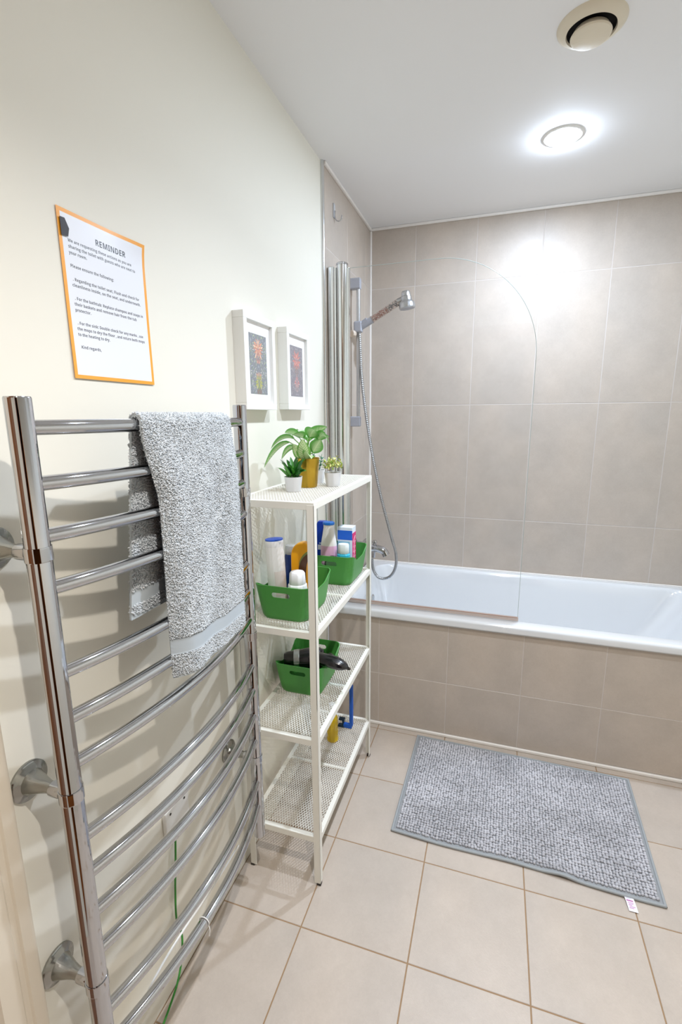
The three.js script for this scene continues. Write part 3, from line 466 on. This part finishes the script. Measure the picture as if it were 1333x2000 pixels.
{
  const b = thing('cream_bottle', 'short white bottle with a wide round cap in near green basket', 'bottle');
  mesh('body', lathe([[0, 0], [0.026, 0], [0.0282, 0.004], [0.0284, 0.086], [0.027, 0.098], [0.024, 0.1015]], 36), plastic(0xeef1ee), b);
  mesh('cap', lathe([[0.0238, 0.1], [0.0242, 0.101], [0.0222, 0.131], [0.019, 0.136], [0, 0.1385]], 36), plastic(0xf2f2f4, 0.3), b);
  put(b, 0.168, FL, 1.426);
}
{
  const b = thing('blue_lotion_bottle', 'dark blue lotion bottle standing at back of far green basket', 'bottle');
  const s = new THREE.Shape(); s.moveTo(-0.021, 0); s.lineTo(0.021, 0); s.lineTo(0.022, 0.16); s.quadraticCurveTo(0.021, 0.196, 0.012, 0.198); s.lineTo(-0.012, 0.198); s.quadraticCurveTo(-0.021, 0.196, -0.022, 0.16);
  mesh('body', new THREE.ExtrudeGeometry(s, { depth: 0.014, bevelEnabled: true, bevelSize: 0.003, bevelThickness: 0.005, bevelSegments: 4 }).translate(0, 0.003, -0.007), plastic(0x1440b4), b);
  mesh('label', merge(box(-0.017, 0.019, 0.1, 0.118, 0.0121, 0.0125), box(-0.012, 0.012, 0.122, 0.126, 0.0121, 0.0125)), plastic(0xdfe6f2), b);
  put(b, 0.113, FL, 1.06, 0.15);
}
{
  const b = thing('talc_bottle', 'white and pink bottle with a bright blue cap in far green basket', 'bottle');
  mesh('body', oval([[0, 0], [0.028, 0], [0.0305, 0.006], [0.0305, 0.07], [0.0285, 0.13], [0.0215, 0.172], [0.0188, 0.19], [0.0188, 0.2]], 0.68), plastic(0xf0eeea), b);
  mesh('pink_print', oval([[0.0307, 0.02], [0.0307, 0.07], [0.0296, 0.112], [0.0288, 0.126]], 0.685), plastic(0xe9b9d6, 0.35), b).userData.label = 'pink printed lower half';
  mesh('cap', oval([[0.0195, 0.2], [0.021, 0.2015], [0.021, 0.208], [0.0185, 0.21], [0, 0.2105]], 0.75), plastic(0x1b74cf), b);
  put(b, 0.148, FL, 1.096, 0.1);
}
{
  const b = thing('packet_box', 'blue and white cardboard box with magenta side in far green basket', 'box');
  mesh('carton', box(-0.027, 0.027, 0, 0.187, -0.022, 0.022, 0.001), plastic(0xdbe7f2, 0.5), b);
  mesh('blue_print', merge(box(-0.0272, 0.0272, 0.142, 0.176, 0.0221, 0.0224), box(-0.0274, -0.027, 0.1, 0.186, -0.021, 0.022)), plastic(0x1c62cf, 0.45), b);
  mesh('cyan_print', merge(box(-0.026, 0.018, 0.09, 0.136, 0.0221, 0.0224)), plastic(0x8cc4dc, 0.45), b);
  mesh('magenta_print', box(0.0271, 0.0275, 0.04, 0.166, -0.021, 0.021), plastic(0xd3186f, 0.45), b);
  const w = []; for (let i = 0; i < 5; i++) w.push(box(-0.0001, 0.0003, -0.0012, 0.0012, -0.016, 0.016).rotateX(0.7).translate(0.0277, 0.07 + i * 0.018, 0)); mesh('white_stripes', merge(w), plastic(0xf4eef2, 0.45), b);
  put(b, 0.199, FL, 1.048, 0.0);
}
{
  const b = thing('travel_bottle', 'small turquoise bottle with a white cap in far green basket', 'bottle');
  mesh('body', oval([[0, 0], [0.022, 0], [0.0245, 0.004], [0.0245, 0.085], [0.023, 0.1], [0.0185, 0.105]], 0.75), plastic(0x3bb6d3, 0.25), b);
  mesh('cap', oval([[0.0188, 0.105], [0.0194, 0.106], [0.0194, 0.134], [0.0178, 0.138], [0, 0.139]], 0.8), plastic(0xe9f2f4, 0.3), b);
  put(b, 0.206, FL, 1.108, 0.1);
}
{
  const b = thing('compact_brush', 'round black compact leaning inside the far green basket', 'compact');
  mesh('lid', lathe([[0, 0.009], [0.024, 0.009], [0.029, 0.007], [0.03, 0.002], [0.029, 0]], 32).rotateX(Math.PI / 2), M.black, b);
  mesh('mirror', new THREE.CircleGeometry(0.022, 28).translate(0, 0, 0.0095), M.satin, b);
  put(b, 0.176, FL + 0.071, 1.1345, 0, [-0.08, 0]);
}

// ------------------------------------------------------------------ hair dryer
{
  const t = thing('hair_dryer', 'glossy black hair dryer lying across the lower green basket', 'hair dryer');
  const a = V(0.062, 0.583, 1.262), b = V(0.162, 0.585, 1.225), d = b.clone().sub(a).normalize(), L = a.distanceTo(b);
  const body = mesh('barrel', orient(lathe([[0.0, 0.004], [0.024, 0.004], [0.0265, 0], [0.029, 0.004], [0.032, 0.03], [0.0365, 0.06], [0.038, 0.08], [0.036, 0.1], [0.028, 0.115], [0.012, 0.122], [0, 0.123]], 36), d, a), M.black, t);
  mesh('chrome_ring', orient(lathe([[0.0302, 0.013], [0.0316, 0.014], [0.0336, 0.031], [0.0326, 0.0325]], 36), d, a), M.satin, body);
  mesh('nozzle', orient(lathe([[0.0285, 0.003], [0.027, -0.008], [0.022, -0.02], [0.02, -0.02], [0.024, -0.004]], 32), d, a), M.black, body);
  const c = new THREE.CatmullRomCurve3([V(0.136, 0.598, 1.25), V(0.17, 0.607, 1.268), V(0.215, 0.61, 1.28), V(0.25, 0.606, 1.284), V(0.276, 0.602, 1.286)]), n = 30, P = c.getPoints(n), fr = c.computeFrenetFrames(n, false);
  mesh('handle', grid(20, n, (u, v) => { const i = Math.round(v * n), an = u * Math.PI * 2, r = (0.021 + 0.004 * Math.sin(v * Math.PI)) * (v > 0.55 ? Math.sqrt(Math.max(0.012, 1 - ((v - 0.55) / 0.455) ** 2)) : 1); return P[i].clone().addScaledVector(V(0, 1, 0), r * 0.8 * Math.sin(an)).addScaledVector(V(-0.15, 0, 1).normalize(), r * Math.cos(an)); }), M.black, t);
  mesh('cord', tube([V(0.276, 0.602, 1.286), V(0.281, 0.597, 1.284), V(0.276, 0.59, 1.276), V(0.255, 0.585, 1.262), V(0.225, 0.595, 1.24), V(0.19, 0.6, 1.215), V(0.165, 0.57, 1.2), V(0.13, 0.53, 1.19), V(0.09, 0.52, 1.21)], 0.003, 50, 8), M.rubber, t);
}

// ------------------------------------------------------------------ lowest shelf
{
  const y = SH[3] + 0.0006;
  const b = thing('cleaner_bottle', 'yellow liquid bottle with a white cap on the lowest shelf', 'bottle');
  mesh('body', toCreasedNormals(new THREE.LatheGeometry([[0, 0], [0.021, 0], [0.0235, 0.006], [0.0205, 0.022], [0.0235, 0.04], [0.0205, 0.058], [0.023, 0.076], [0.0205, 0.096], [0.012, 0.112], [0.01, 0.12]].map(([r, h]) => new THREE.Vector2(Math.max(r, 1e-5), h)), 9), 0.35), phy({ color: 0xe6c714, roughness: 0.12, transmission: 0.35, thickness: 0 }), b);
  mesh('cap', lathe([[0.0115, 0.118], [0.0135, 0.12], [0.0135, 0.15], [0.012, 0.153], [0, 0.1535]], 24), M.potWhite, b);
  put(b, 0.15, y, 1.085);
  const q = thing('squeegee', 'bright blue plastic squeegee standing on the lowest shelf', 'squeegee');
  const blue = plastic(0x0f55b8, 0.35);
  mesh('handle', merge(box(0.008, 0.022, 0.012, 0.19, -0.007, 0.007, 0.003), box(-0.018, 0.018, 0.0, 0.018, -0.008, 0.008, 0.004)), blue, q);
  mesh('head', merge(box(-0.04, -0.012, 0.0, 0.008, -0.009, 0.009, 0.002), box(-0.036, -0.012, 0.03, 0.037, -0.009, 0.009, 0.002), box(-0.022, -0.014, 0.004, 0.034, -0.006, 0.006, 0.001)), plastic(0x0d3450, 0.4), q);
  put(q, 0.184, y, 0.998);
}

// ------------------------------------------------------------------ plants
function leafGeo(base, ctrl, tip, wid, fold = 0.25, nu = 4, nv = 9, roll = 0) {
  const at = (t) => base.clone().multiplyScalar((1 - t) * (1 - t)).addScaledVector(ctrl, 2 * t * (1 - t)).addScaledVector(tip, t * t);
  const g = grid(nu, nv, (u, v) => { const p = at(v), tg = at(Math.min(1, v + 0.02)).sub(at(Math.max(0, v - 0.02))).normalize(); let side = tg.clone().cross(V(0, 1, 0)); if (side.length() < 0.05) side = V(1, 0, 0); side.normalize().applyAxisAngle(tg, roll); const up = side.clone().cross(tg).normalize(); const k = (u - 0.5) * 2, w = wid * Math.pow(Math.sin(Math.PI * Math.pow(Math.min(1, v * 0.98 + 0.02), 0.75)), 0.85); return p.addScaledVector(side, k * w).addScaledVector(up, Math.abs(k) * w * fold); });
  return g;
}
const potted = (t, prof, mat, soilR, soilY) => { const p = mesh('pot', lathe(prof, 40), mat, t); mesh('soil', new THREE.CircleGeometry(soilR, 24).rotateX(-Math.PI / 2).translate(0, soilY, 0), M.soil, p); };
const SY = SH[0] + 0.0006;
{
  const t = thing('potted_plant', 'variegated leafy plant in a gold metal pot on top of shelf unit', 'plant', null, [0.136, SY, 1.25]);
  potted(t, [[0, 0], [0.027, 0], [0.0285, 0.002], [0.0365, 0.089], [0.0375, 0.09], [0.0352, 0.0895], [0.034, 0.075]], M.gold, 0.0338, 0.078);
  const tex = canvasTex(256, 256, (x, w, h) => { x.fillStyle = '#6fb357'; x.fillRect(0, 0, w, h); x.fillStyle = '#e2f1c6'; for (let i = 0; i < 15; i++) for (const m of [-1, 1]) { const y = 236 - i * 16; x.beginPath(); x.moveTo(w / 2, y); x.quadraticCurveTo(w / 2 + m * 50, y - 14, w / 2 + m * 96, y - 46); x.quadraticCurveTo(w / 2 + m * 54, y - 24, w / 2, y - 11); x.fill(); } x.fillStyle = '#e3efc4'; x.fillRect(w / 2 - 5, 0, 10, h); });
  const pale = canvasTex(128, 128, (x, w, h) => { x.fillStyle = '#7fb857'; x.fillRect(0, 0, w, h); x.fillStyle = '#d6e6b2'; x.fillRect(18, 0, w - 36, h); x.strokeStyle = '#8fbf68'; x.lineWidth = 3; for (let i = 0; i < 9; i++) for (const m of [-1, 1]) { x.beginPath(); x.moveTo(w / 2, 120 - i * 14); x.lineTo(w / 2 + m * 50, 98 - i * 14); x.stroke(); } });
  const m1 = phy({ map: tex, roughness: 0.6, transmission: 0.35, thickness: 0, side: THREE.DoubleSide }), m2 = phy({ map: pale, roughness: 0.6, transmission: 0.35, thickness: 0, side: THREE.DoubleSide });
  const stem = std({ color: 0x7faf52, roughness: 0.5 });
  // [stem top, leaf tip, arch height, half width, kind, roll] relative to the pot base
  const L = [[[-0.045, 0.138, 0.03], [-0.121, 0.06, 0.06], 0.035, 0.014, 0, 0.5], [[-0.035, 0.148, 0.02], [-0.1, 0.118, 0.05], 0.03, 0.017, 0, 0.4], [[-0.02, 0.15, 0.01], [-0.066, 0.166, 0.02], 0.014, 0.018, 0, 0.6], [[0.0, 0.152, 0.0], [-0.045, 0.172, -0.03], 0.012, 0.018, 0, 0.2], [[0.005, 0.15, 0.0], [0.062, 0.184, -0.01], 0.008, 0.018, 0, -0.7], [[0.012, 0.15, 0.01], [0.036, 0.176, 0.03], 0.01, 0.02, 0, -0.7], [[0.03, 0.14, -0.01], [0.076, 0.132, 0.01], 0.045, 0.015, 0, -0.8], [[0.02, 0.105, 0.005], [0.052, 0.148, 0.02], 0.004, 0.018, 0, -0.9], [[0.0, 0.082, 0.02], [-0.028, 0.136, 0.05], -0.005, 0.017, 1, 0.9], [[0.0, 0.085, 0.025], [0.002, 0.15, 0.045], -0.003, 0.018, 1, 0.4], [[0.006, 0.085, 0.022], [0.036, 0.092, 0.06], 0.028, 0.017, 1, -0.5], [[-0.03, 0.12, 0.02], [-0.075, 0.085, 0.03], 0.03, 0.009, 0, 0.9], [[-0.005, 0.15, 0.015], [-0.03, 0.158, 0.055], 0.012, 0.019, 0, 0.3], [[0.0, 0.14, -0.01], [0.0, 0.165, -0.05], 0.01, 0.017, 0, 0], [[0.02, 0.14, -0.01], [0.055, 0.15, -0.05], 0.012, 0.017, 0, -0.2]];
  const root = V(0, 0.078, 0);
  for (const [s, e, a, w, k, roll] of L) {
    const S = V(...s), E = V(...e), mid = S.clone().lerp(E, 0.5).add(V(0, a, 0));
    const l = mesh('leaf', leafGeo(S, mid, E, w * 1.22, 0.3, 4, 10, roll), k ? m2 : m1, t);
    mesh('stalk', tube([root.clone().add(V(S.x * 0.15, 0, S.z * 0.15)), root.clone().lerp(S, 0.55).add(V(-S.x * 0.12, 0.008, 0)), S.clone()], 0.0014, 8, 6), stem, l);
  }
}
function sprig(t, n, f, mats) { const by = mats.map(() => []); for (let i = 0; i < n; i++) { const [g, k] = f(i); by[k].push(g); } by.forEach((gs, k) => { if (gs.length) { const m = mesh('foliage', merge(gs), mats[k], t); m.userData.kind = 'stuff'; } }); }
const whitePot = [[0, 0], [0.0205, 0], [0.0215, 0.0015], [0.0268, 0.0425], [0.0272, 0.0432], [0.0255, 0.043], [0.0245, 0.037]];
{
  const t = thing('small_potted_plant', 'small dark green leafy plant in a white pot before the gold pot', 'plant', 'small plants in white pots', [0.128, SY, 1.345]);
  potted(t, whitePot, M.potWhite, 0.0246, 0.038);
  sprig(t, 46, () => { const a = rr(0, 6.283), r = rr(0.002, 0.016), out = rr(0.012, 0.034), h = rr(0.052, 0.1) - out * 0.4; const b = V(r * Math.cos(a), rr(0.036, 0.058), r * Math.sin(a)), e = V((r + out) * Math.cos(a + rr(-0.3, 0.3)), h + 0.012, (r + out) * Math.sin(a)); return [leafGeo(b, b.clone().lerp(e, 0.5).add(V(0, 0.006, 0)), e, rr(0.0058, 0.0082), 0.3, 2, 5, rr(-0.6, 0.6)), Math.floor(rnd() * 3)]; }, [std({ color: 0x2f7a24, roughness: 0.45, side: THREE.DoubleSide }), std({ color: 0x4d9a35, roughness: 0.45, side: THREE.DoubleSide }), std({ color: 0x1f5a1c, roughness: 0.45, side: THREE.DoubleSide })]);
}
{
  const t = thing('small_potted_plant', 'small yellow-green bushy plant in a white pot near the shelf corner', 'plant', 'small plants in white pots', [0.205, SY, 1.212]);
  potted(t, whitePot, M.potWhite, 0.0246, 0.038);
  sprig(t, 190, () => { const a = rr(0, 6.283), th = Math.acos(rr(-0.1, 1)), R = rr(0.014, 0.034); const c = V(R * Math.sin(th) * Math.cos(a), 0.056 + 1.05 * R * Math.cos(th), R * Math.sin(th) * Math.sin(a)); const e = c.clone().add(V(rr(-0.008, 0.008), rr(-0.002, 0.011), rr(-0.008, 0.008))); return [leafGeo(c, c.clone().lerp(e, 0.5).add(V(0, 0.002, 0)), e, rr(0.002, 0.0032), 0.2, 2, 4, rr(-1, 1)), Math.floor(rnd() * 3)]; }, [std({ color: 0xb3b840, roughness: 0.5, side: THREE.DoubleSide }), std({ color: 0x7f9c2e, roughness: 0.5, side: THREE.DoubleSide }), std({ color: 0xd8d78a, roughness: 0.5, side: THREE.DoubleSide })]);
}
{
  const t = thing('small_potted_plant', 'small blue-green sprig in a white pot hidden behind the gold pot', 'plant', 'small plants in white pots', [0.13, SY, 1.155]);
  potted(t, whitePot, M.potWhite, 0.0246, 0.038);
  const st = []; for (const [x, z, h] of [[-0.012, 0.008, 0.1], [0.02, 0.005, 0.095], [0.014, -0.012, 0.08], [0.0, 0.012, 0.085], [-0.02, -0.008, 0.08]]) st.push([V(x * 0.4, 0.038, z * 0.4), V(x, h, z)]);
  mesh('stems', merge(st.map(([a, b]) => cyl(a, b, 0.0009, 0.0006, 6))), std({ color: 0x4b7d5c, roughness: 0.5 }), t);
  sprig(t, 90, () => { const [a, b] = st[Math.floor(rnd() * st.length)], p = a.clone().lerp(b, rr(0.15, 1)), an = rr(0, 6.283), e = p.clone().add(V(0.011 * Math.cos(an), rr(0.001, 0.008), 0.011 * Math.sin(an))); return [leafGeo(p, p.clone().lerp(e, 0.5), e, 0.003, 0.2, 2, 4, 0), Math.floor(rnd() * 2)]; }, [std({ color: 0x3f8a6a, roughness: 0.5, side: THREE.DoubleSide }), std({ color: 0x2c6b4a, roughness: 0.5, side: THREE.DoubleSide })]);
}

// ------------------------------------------------------------------ bath mat
{
  const t = thing('bath_mat', 'light grey bobbled bath mat on the floor before the bathtub', 'bath mat');
  const C = [V(0.428, 0, 0.742), V(1.248, 0, 0.757), V(1.228, 0, 1.276), V(0.42, 0, 1.26)];   // corners: far left, far right, near right, near left
  const wav = (u, v) => 0.009 * Math.exp(-(((u - 0.66) / 0.05) ** 2)) * sm(0.86, 1, v) + 0.0015 * Math.sin(u * 17) * v;
  const at = (u, v) => { const a = C[0].clone().lerp(C[1], u), b = C[3].clone().lerp(C[2], u); const p = a.lerp(b, v); p.y = Math.max(0, wav(u, v)); p.z += 0.004 * Math.sin(u * 9) * v; return p; };
  const hB = 0.0055, e = 0.014;
  const slab = (y) => (u, v) => at(u, v).add(V(0, y, 0));
  const backing = std({ color: 0x97999b, roughness: 0.95, bumpMap: grain, bumpScale: 0.0004 });
  const top = grid(80, 50, (u, v) => at(u, 1 - v).add(V(0, hB, 0)), (u, v) => [u * 0.8, v * 0.5]);
  const sides = [grid(80, 1, (u, v) => at(u, 1).add(V(0, hB * v, 0))), grid(80, 1, (u, v) => at(1 - u, 0).add(V(0, hB * v, 0))), grid(50, 1, (u, v) => at(1, 1 - u).add(V(0, hB * v, 0))), grid(50, 1, (u, v) => at(0, u).add(V(0, hB * v, 0)))];
  mesh('backing', merge(top, ...sides), backing, t);
  const hemPts = (f) => Array.from({ length: 41 }, (_, i) => f(i / 40).add(V(0, 0.0052, 0)));
  mesh('hem', merge(tube(hemPts((k) => at(k, 0.995)), 0.0045, 80, 8), tube(hemPts((k) => at(k, 0.005)), 0.0045, 80, 8), tube(hemPts((k) => at(0.003, k)), 0.0045, 60, 8), tube(hemPts((k) => at(0.997, k)), 0.0045, 60, 8)), std({ color: 0x9fa3a5, roughness: 0.95 }), t);
  const ball = mergeVertices(new THREE.IcosahedronGeometry(0.0052, 1).deleteAttribute('uv').deleteAttribute('normal')); ball.scale(1.04, 1.0, 0.9); ball.computeVertexNormals();
  const nx = 82, nz = 50, N = nx * nz, im = new THREE.InstancedMesh(ball, std({ color: 0xffffff, roughness: 1 }), N), m4 = new THREE.Matrix4(), q = new THREE.Quaternion(), c = new THREE.Color(), pa = lattice(16, 31), pb = lattice(32, 57);
  let n = 0; for (let j = 0; j < nz; j++) for (let i = 0; i < nx; i++) {
    const u = 0.018 + 0.964 * (i + 0.5 + rr(-0.16, 0.16)) / nx, v = 0.026 + 0.948 * (j + 0.5 + rr(-0.14, 0.14)) / nz, p = at(u, v); p.y += hB + 0.0028 + rr(-0.0008, 0.0012);
    q.setFromEuler(new THREE.Euler(rr(-0.4, 0.4), rr(0, 3), rr(-0.4, 0.4))); const k = rr(0.86, 1.16); m4.compose(p, q, V(k, k * rr(0.8, 1.15), k)); im.setMatrixAt(n, m4);
    const g = 0.49 + 0.1 * (rnd() - 0.5) + 0.16 * (pa(u * 7, v * 5) - 0.5) + 0.1 * (pb(u * 9, v * 22) - 0.5); c.setRGB(g * 0.99, g * 0.98, g * 1.03); im.setColorAt(n, c); n++;
  }
  im.name = 'bobbles'; im.userData.kind = 'stuff'; im.castShadow = im.receiveShadow = true; t.add(im);
  const tag = canvasTex(64, 128, (x, w, h) => { x.fillStyle = '#eeecf2'; x.fillRect(0, 0, w, h); x.fillStyle = '#b04a9a'; x.fillRect(6, 52, 46, 8); x.fillStyle = '#c58abf'; for (let i = 0; i < 5; i++) x.fillRect(10 + (i % 2) * 4, 68 + i * 9, 40 - (i % 3) * 8, 5); x.fillStyle = '#a9a6c4'; for (let i = 0; i < 4; i++) x.fillRect(8, 12 + i * 9, 34, 3); });
  mesh('care_tag', grid(3, 8, (u, v) => V(1.118 + 0.024 * u + 0.006 * (1 - v), 0.003 + 0.004 * Math.sin(v * 2.6), 1.318 - 0.052 * v), (u, v) => [u, v]), std({ map: tag, roughness: 0.7, side: THREE.DoubleSide }), t).userData.label = 'white care tag with pink print';
}

renderer.render(scene, camera);
